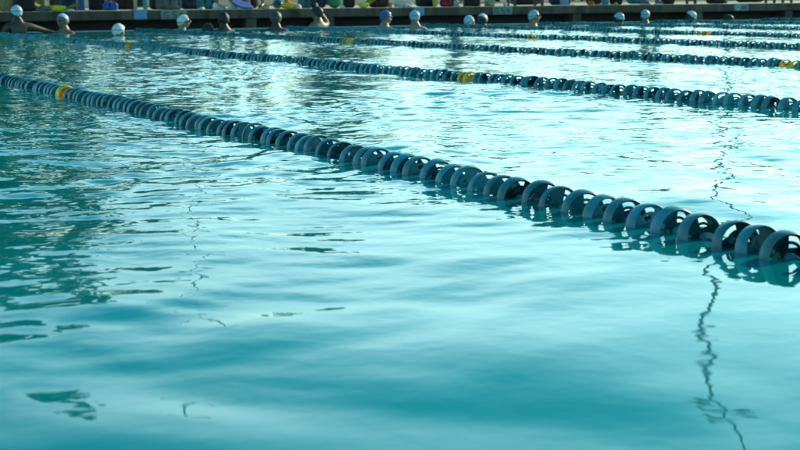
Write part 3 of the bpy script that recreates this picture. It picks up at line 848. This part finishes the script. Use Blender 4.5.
# light blue bucket on its side
X, Y = spot(277.5, 0.42)
t = thing('bucket', 'light blue bucket lying on its side, dark inside, on the deck', 'bucket', (X, Y, DECK_Z), -YAW+0.1)
bm = bmesh.new(); lathe(bm, [(0.0, 0.20), (0.060, 0.20), (0.078, -0.02), (0.086, -0.02), (0.086, -0.035), (0.060, -0.035), (0.048, 0.19), (0.0, 0.19)], 24, 'Y', (0, 0, 0.088)); bk = from_bm('bucket_shell', bm, M['lightblue_paint'], t)
bm = bmesh.new(); tube(bm, [(0.085*math.cos(a), -0.035-0.05*math.sin(a), 0.088+0.085*math.sin(a)*0.2) for a in [PI*k/10 for k in range(11)]], 0.004, 6); from_bm('handle', bm, M['steel'], t)
heap(288, 0.8, 0.13, 0.2, 0.22, 'orange_cloth', 'orange towel heap right of the light blue bucket', seed=8)
fin(287, 0.30, 1.4, 'yellow swim fin lying below the orange towel', tilt=0.02)
heap(298, 0.28, 0.12, 0.14, 0.09, 'white_cloth', 'white cloth lump right of the orange towel', seed=9)
duffel(306, 1.1, 0.26, 0.3, 0.32, 'teal_cloth', 'teal sports bag left of the green ball')
duffel(318, 0.7, 0.24, 0.28, 0.28, 'navy_cloth', 'navy sports bag just left of the green ball')
# green exercise ball
X, Y = spot(334.5, 0.55)
bm = bmesh.new(); lathe(bm, [(max(1e-7, 0.125*math.sin(PI*k/18))*(1+0.012*math.cos(k*PI)), -0.125*math.cos(PI*k/18)) for k in range(19)], 30, 'Z', (0, 0, 0.125))
tag(from_bm('ball', bm, M['green_rubber'], loc=(X, Y, DECK_Z), sharp=80), 'shiny green ball sitting on the deck edge', 'ball')
heap(342, 0.25, 0.08, 0.1, 0.06, 'white_cloth', 'small white cloth right of the green ball', seed=10)
duffel(349, 0.7, 0.18, 0.26, 0.24, 'black_cloth', 'narrow black bag right of the green ball')
fin(365, 0.4, -0.9, 'yellow swim fin leaning on the maroon bag', tilt=0.5)
duffel(379, 0.7, 0.36, 0.3, 0.22, 'maroon_cloth', 'maroon sports bag above the royal blue cap')
heap(390, 0.4, 0.07, 0.1, 0.09, 'orange_cloth', 'small orange cloth right of the maroon bag', seed=11)
heap(399, 1.0, 0.16, 0.2, 0.30, 'white_cloth', 'tall pale towel heap right of the maroon bag', seed=12)
heap(408, 0.40, 0.20, 0.2, 0.10, 'white_cloth', 'white towel spread on the deck above the sky blue cap', seed=13)
duffel(426, 0.9, 0.38, 0.3, 0.30, 'black_cloth', 'black sports bag above the second blue wall plate')
heap(435, 0.6, 0.08, 0.12, 0.19, 'yellow_rubber', 'small yellow cloth between the black bag and the red bag', seed=14)
duffel(447, 0.55, 0.23, 0.26, 0.14, 'red_cloth', 'red sports bag on the deck edge')
duffel(472, 0.5, 0.28, 0.26, 0.22, 'black_cloth', 'black sports bag under the bench above the close pair of swimmers')
heap(491, 0.5, 0.16, 0.16, 0.14, 'tan_cloth', 'tan towel heap above the second grey wall sign', seed=15)
heap(505.5, 0.35, 0.07, 0.1, 0.09, 'white_cloth', 'bright white cloth beside the dark bench leg', seed=16)
duffel(526, 3.2, 0.72, 0.3, 0.40, 'black_cloth', 'wide black bag in shade behind the dark legged bench')
duffel(560, 1.5, 0.46, 0.3, 0.34, 'navy_cloth', 'navy sports bag behind the bright blue pedestal')
heap(591, 0.4, 0.12, 0.14, 0.10, 'orange_cloth', 'orange towel in front of a dark bag near the teal pedestal', seed=17)
duffel(594, 1.0, 0.26, 0.3, 0.30, 'black_cloth', 'black sports bag left of the teal pedestal')
duffel(616, 0.5, 0.20, 0.26, 0.20, 'black_cloth', 'black bag right of the teal pedestal')
heap(616, 0.2, 0.07, 0.1, 0.06, 'yellow_rubber', 'small yellow cloth in front of the bag by the teal pedestal', seed=18)
duffel(638, 2.6, 0.5, 0.3, 0.36, 'teal_cloth', 'teal sports bag far back near the grey shoes')
duffel(668, 0.55, 0.22, 0.26, 0.17, 'black_cloth', 'black sports bag at the left leg of the right hand bench')
duffel(716, 0.6, 0.40, 0.30, 0.20, 'black_cloth', 'wide black sports bag left of the third grey sign')
heap(722, 0.9, 0.18, 0.2, 0.24, 'teal_cloth', 'green grey towel on the wide black bag', seed=19)
duffel(750, 3.4, 0.80, 0.3, 0.40, 'black_cloth', 'wide black bag in shade at the right end of the deck')

# wall plates on the fascia
def plate(px, w_, h_, zc, m, label, name='wall_plate', marks=None, cat='sign', grp=None):
    X = at_depth(px, WALL_Y-0.012, zc)
    t = thing(name, label, cat, (X, WALL_Y-0.011, zc), 0, grp)
    bm = bmesh.new(); bx(bm, (0, 0, 0), (w_, 0.018, h_), bevel=0.003); from_bm('plate', bm, M[m], t)
    for (mx, mz, mw, mh, mm) in (marks or ()):
        bm = bmesh.new()
        if mh < 0:
            N = 20; ro, ri = mw, mw*0.45
            o_ = [bm.verts.new((mx+ro*math.cos(2*PI*k/N), -0.0125, mz+ro*math.sin(2*PI*k/N))) for k in range(N)]
            i_ = [bm.verts.new((mx+ri*math.cos(2*PI*k/N), -0.0125, mz+ri*math.sin(2*PI*k/N))) for k in range(N)]
            for k in range(N): bm.faces.new((o_[k], i_[k], i_[(k+1) % N], o_[(k+1) % N]))
            bmesh.ops.recalc_face_normals(bm, faces=list(bm.faces))
        else: bx(bm, (mx, -0.0115, mz), (mw, 0.004, mh))
        from_bm('mark', bm, M[mm], t)
    return t
zc = DECK_Z-0.072
plate(140.5, 0.215, 0.135, zc, 'plate_blue', 'plain blue plate on the wall under the tan and teal posts', grp='blue wall plates')
plate(419, 0.20, 0.135, zc, 'plate_blue', 'plain light blue plate on the wall behind the sky blue cap', grp='blue wall plates')
MK = 'plate_mark'
marks1 = [(-0.125, 0.040, 0.08, 0.014, MK), (-0.16, 0.0, 0.014, 0.09, MK), (-0.105, -0.012, 0.045, 0.014, MK), (-0.10, -0.042, 0.06, 0.014, MK), (-0.02, 0.02, 0.014, 0.06, MK), (0.01, 0.045, 0.06, 0.014, MK), (0.01, 0.0, 0.05, 0.014, MK), (0.035, -0.02, 0.014, 0.05, MK), (0.01, -0.045, 0.06, 0.014, MK), (0.12, 0.0, 0.034, -1, MK)]
plate(174, 0.44, 0.14, zc, 'plate_grey', 'grey green wall sign with dark marks behind the printed white cap', 'wall_sign', marks1, grp='grey wall signs')
plate(502.5, 0.40, 0.14, zc, 'plate_grey', 'grey green wall sign with dark marks left of the thin necked swimmer', 'wall_sign', marks1, grp='grey wall signs')
plate(741, 0.36, 0.13, zc, 'plate_grey', 'grey green wall sign with a pale ring near the right end', 'wall_sign', [(-0.09, 0, 0.055, -1, 'plate_pale'), (0.06, 0.0, 0.03, -1, MK), (0.12, 0.0, 0.016, 0.08, MK)], grp='grey wall signs')

# ------------------------------------------------------------------ trees and light poles behind the deck
def tree(x, y, H, spread, label, seed, leaf='leaf', base=0.18, n=5200):
    q = np.random.default_rng(seed); rr = random.Random(seed)
    t = thing('tree', label, 'tree', (x, y, 0.27), 0, 'trees beyond the pool')
    bm = bmesh.new()
    tube(bm, [(0, 0, -0.1), (0.03*H*0.3, 0, H*0.2), (0.05, 0.05, H*0.45), (0.1, 0, H*0.7)], [H*0.035, H*0.026, H*0.018, H*0.008], 10)
    cl = []
    nb = 13
    for k in range(nb):
        a = 2.4*k+rr.uniform(-0.4, 0.4); hh = H*(base+(0.92-base)*(k+0.5)/nb)
        prof_ = math.sin(PI*min(1, (hh/H-base*0.4)/(1.05-base*0.4)))**0.7
        rad_ = spread*prof_*rr.uniform(0.55, 1.0)
        tip = Vector((rad_*math.cos(a), rad_*math.sin(a), hh+rr.uniform(-0.05, 0.08)*H))
        st = Vector((0.04, 0.02, max(0.12*H, hh*0.7)))
        mid = st.lerp(tip, 0.5)+Vector((0, 0, 0.04*H))
        tube(bm, [st, mid, tip], [H*0.012, H*0.008, H*0.003], 6)
        cl.append((tip, spread*rr.uniform(0.26, 0.42))); cl.append((mid, spread*rr.uniform(0.22, 0.36)))
    cl.append((Vector((0.1, 0, H*0.9)), spread*0.35))
    from_bm('trunk', bm, M['bark'], t)
    per = n//len(cl); C_ = []
    for c, r in cl:
        v = q.normal(size=(per, 3)); v /= np.linalg.norm(v, axis=1)[:, None]
        rad_ = r*q.random(per)**0.45
        C_.append(np.array(c)+v*rad_[:, None]*np.array([1, 1, 0.75]))
    C_ = np.concatenate(C_); N = len(C_)
    s = q.uniform(0.10, 0.22, N)*(H/9)**0.5
    a = q.normal(size=(N, 3)); a /= np.linalg.norm(a, axis=1)[:, None]
    b = np.cross(a, q.normal(size=(N, 3))); b /= np.linalg.norm(b, axis=1)[:, None]
    P = np.stack([C_-a*s[:, None], C_+b*s[:, None]*0.55, C_+a*s[:, None], C_-b*s[:, None]*0.55], 1).reshape(-1, 3)
    me_ = bpy.data.meshes.new('crown'); me_.from_pydata(P.tolist(), [], np.arange(4*N).reshape(-1, 4).tolist())
    link('crown', me_, M[leaf], t)
    return t
TY = 46.0
def tx(px, Y=TY): return at_depth(px, Y, 0.3)
tree(tx(-190), TY+1, 9.8, 3.0, 'tall dense dark tree, beyond the left edge of the deck', 1, n=14000, base=0.08)
tree(tx(-95), TY, 9.8, 3.0, 'tall dense dark tree behind the left end of the deck', 2, n=14000, base=0.06)
tree(tx(-20), TY+2, 9.9, 2.8, 'tallest dense dark tree behind the square black bag', 3, n=15000, base=0.05)
tree(tx(60), TY, 9.7, 1.7, 'dense dark tree, right end of the tall row, behind the yellow fins', 4, n=14000, base=0.05)
tree(tx(165), TY+3, 5.6, 1.8, 'loose mid green tree behind the tan and teal posts', 5, 'leaf2', n=4000)
tree(tx(245), TY+6, 4.8, 1.6, 'thin loose tree behind the person in teal trousers', 6, 'leaf2', n=3000)
tree(tx(350), TY+2, 5.2, 2.0, 'loose mid green tree behind the maroon bag', 7, 'leaf2', n=4500)
tree(tx(412), TY+5, 4.6, 1.7, 'small loose tree behind the white towel', 8, 'leaf2', n=3000)
for k, (px_, h_, sp_2, lab) in enumerate((
        (452, 3.0, 1.7, 'low bushy tree far behind the red bag'),
        (512, 3.5, 1.9, 'rounded bushy tree far behind the low bench with dark legs by the second grey sign'),
        (566, 2.5, 1.4, 'low bushy tree far behind the bright blue pedestal'),
        (628, 3.2, 1.8, 'rounded bushy tree far behind the bag beside the teal pedestal'),
        (690, 2.4, 1.5, 'low bushy tree far behind the low bench right of the grey shoes'),
        (742, 3.8, 1.7, 'upright bushy tree at the foot of the tall light pole'),
        (800, 2.8, 1.8, 'low bushy tree far behind the right end of the deck'))):
    tree(tx(px_, 58.0), 58.0+1.5*math.sin(k*2.1), h_, sp_2, lab, 20+k, 'leaf2' if k % 2 else 'leaf', n=3400, base=0.06)

def light_pole(px, Y, H, label, r0=0.075):
    x = at_depth(px, Y, 0.3)
    t = thing('light_pole', label, 'light pole', (x, Y, 0.27), 0, 'light poles beyond the pool')
    bm = bmesh.new(); tube(bm, [(0, 0, -0.05), (0, 0, H*0.5), (0, 0, H)], [r0, r0*0.8, r0*0.55], 12); from_bm('pole', bm, M['pole'], t)
    bm = bmesh.new(); bx(bm, (0, 0, 0.03), (0.34, 0.34, 0.05)); lathe(bm, [(0.16, 0.055), (0.15, 0.25), (0.09, 0.30)], 14); from_bm('base', bm, M['pole'], t)
    bm = bmesh.new(); tube(bm, [(-0.7, 0, H-0.12), (0.7, 0, H-0.12)], 0.035, 8); from_bm('crossarm', bm, M['pole'], t)
    for s in (-0.55, 0.55):
        bm = bmesh.new(); bx(bm, (s, -0.12, H-0.10), (0.42, 0.34, 0.16), rot=Matrix.Rotation(0.0, 3, 'X'), bevel=0.03); from_bm('lamp_head', bm, M['pole'], t)
    return t
light_pole(728, 44.0, 15.6, 'tall grey light pole beyond the right end of the deck', 0.115)
light_pole(193, 44.0, 8.6, 'grey light pole beyond the deck, behind the lumpy grey bag', 0.06)

# ------------------------------------------------------------------ light
SUN_AZ = math.radians(72); SUN_EL = math.radians(24)     # azimuth from +Y towards +X
sd = Vector((math.sin(SUN_AZ)*math.cos(SUN_EL), math.cos(SUN_AZ)*math.cos(SUN_EL), math.sin(SUN_EL)))
sl = bpy.data.lights.new('sun', 'SUN'); sl.energy = 4.8; sl.angle = math.radians(0.55); sl.color = (1.0, 0.80, 0.52)
so = bpy.data.objects.new('sun', sl); COL.objects.link(so); so.location = sd*60
so.rotation_euler = (-sd).to_track_quat('-Z', 'Y').to_euler()
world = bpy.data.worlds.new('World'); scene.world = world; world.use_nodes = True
nt = world.node_tree; bg = nt.nodes['Background']
sky = nt.nodes.new('ShaderNodeTexSky'); sky.sky_type = 'NISHITA'; sky.sun_disc = False
sky.sun_elevation = SUN_EL; sky.sun_rotation = SUN_AZ; sky.dust_density = 1.2; sky.air_density = 1.0; sky.ozone_density = 1.5
# added bright glow over the clear sky, shaped to brighten the water's reflections
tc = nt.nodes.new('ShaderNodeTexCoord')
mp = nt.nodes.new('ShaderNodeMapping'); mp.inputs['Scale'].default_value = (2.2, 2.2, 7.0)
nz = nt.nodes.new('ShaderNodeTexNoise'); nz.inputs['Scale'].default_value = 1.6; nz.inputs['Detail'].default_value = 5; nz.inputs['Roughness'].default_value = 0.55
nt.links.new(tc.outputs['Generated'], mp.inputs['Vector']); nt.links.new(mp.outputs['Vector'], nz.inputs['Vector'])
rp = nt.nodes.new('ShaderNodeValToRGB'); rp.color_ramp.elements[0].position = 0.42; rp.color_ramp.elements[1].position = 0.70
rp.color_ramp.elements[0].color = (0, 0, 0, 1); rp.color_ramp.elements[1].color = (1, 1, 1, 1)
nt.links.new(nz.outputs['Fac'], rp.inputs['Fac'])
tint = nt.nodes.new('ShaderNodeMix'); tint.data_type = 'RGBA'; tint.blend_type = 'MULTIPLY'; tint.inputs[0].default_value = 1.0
tint.inputs[7].default_value = (0.18, 1.06, 1.09, 1)  # red cut from the sky so the water reflects more teal
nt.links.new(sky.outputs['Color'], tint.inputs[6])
sky_boost = nt.nodes.new('ShaderNodeMix'); sky_boost.data_type = 'RGBA'; sky_boost.blend_type = 'ADD'
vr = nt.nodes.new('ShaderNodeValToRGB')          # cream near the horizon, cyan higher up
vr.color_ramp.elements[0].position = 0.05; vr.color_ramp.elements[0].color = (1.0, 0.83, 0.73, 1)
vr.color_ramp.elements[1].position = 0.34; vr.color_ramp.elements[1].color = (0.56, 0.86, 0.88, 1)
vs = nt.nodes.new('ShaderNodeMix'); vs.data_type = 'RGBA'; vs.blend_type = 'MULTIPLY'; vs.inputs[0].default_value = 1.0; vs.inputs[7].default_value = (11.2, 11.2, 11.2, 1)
nt.links.new(vr.outputs['Color'], vs.inputs[6]); nt.links.new(vs.outputs[2], sky_boost.inputs[7])
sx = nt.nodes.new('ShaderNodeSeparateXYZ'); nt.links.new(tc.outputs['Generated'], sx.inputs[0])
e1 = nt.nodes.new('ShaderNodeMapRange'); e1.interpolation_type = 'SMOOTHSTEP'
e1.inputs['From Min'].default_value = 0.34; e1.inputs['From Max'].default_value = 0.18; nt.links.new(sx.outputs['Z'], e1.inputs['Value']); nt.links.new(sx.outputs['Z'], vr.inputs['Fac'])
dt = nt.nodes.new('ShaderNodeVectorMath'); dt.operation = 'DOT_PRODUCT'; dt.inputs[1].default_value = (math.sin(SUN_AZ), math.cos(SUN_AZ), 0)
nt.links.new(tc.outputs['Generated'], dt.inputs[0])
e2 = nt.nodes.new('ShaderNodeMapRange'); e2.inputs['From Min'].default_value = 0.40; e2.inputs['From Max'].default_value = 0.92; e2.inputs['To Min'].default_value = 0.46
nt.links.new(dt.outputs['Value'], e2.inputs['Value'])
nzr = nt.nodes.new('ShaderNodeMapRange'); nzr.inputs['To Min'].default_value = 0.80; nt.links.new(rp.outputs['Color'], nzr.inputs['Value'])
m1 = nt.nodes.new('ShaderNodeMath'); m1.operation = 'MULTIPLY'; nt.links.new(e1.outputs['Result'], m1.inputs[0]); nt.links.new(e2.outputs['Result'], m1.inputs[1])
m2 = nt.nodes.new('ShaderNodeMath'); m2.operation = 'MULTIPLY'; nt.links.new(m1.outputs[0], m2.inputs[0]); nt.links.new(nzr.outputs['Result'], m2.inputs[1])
nt.links.new(m2.outputs[0], sky_boost.inputs[0]); nt.links.new(tint.outputs[2], sky_boost.inputs[6])
nt.links.new(sky_boost.outputs[2], bg.inputs['Color']); bg.inputs['Strength'].default_value = 0.15

# ------------------------------------------------------------------ camera
cd = bpy.data.cameras.new('camera'); cam = bpy.data.objects.new('camera', cd); COL.objects.link(cam)
cd.sensor_width = 36.0; cd.lens = F_PX/800*36.0; cd.clip_start = 0.05; cd.clip_end = 3000
m3 = Matrix((rt, up, -fw)).transposed()
cam.matrix_world = Matrix.Translation(CAM) @ m3.to_4x4()
cd.dof.use_dof = True; cd.dof.focus_distance = 5.2; cd.dof.aperture_fstop = 10.0
scene.camera = cam
scene.view_settings.view_transform = 'Standard'; scene.view_settings.look = 'None'; scene.view_settings.exposure = 0; scene.view_settings.gamma = 1
scene.cycles.use_denoising = True
scene.cycles.max_bounces = 6; scene.cycles.glossy_bounces = 4; scene.cycles.diffuse_bounces = 2
scene.cycles.caustics_reflective = False; scene.cycles.caustics_refractive = False
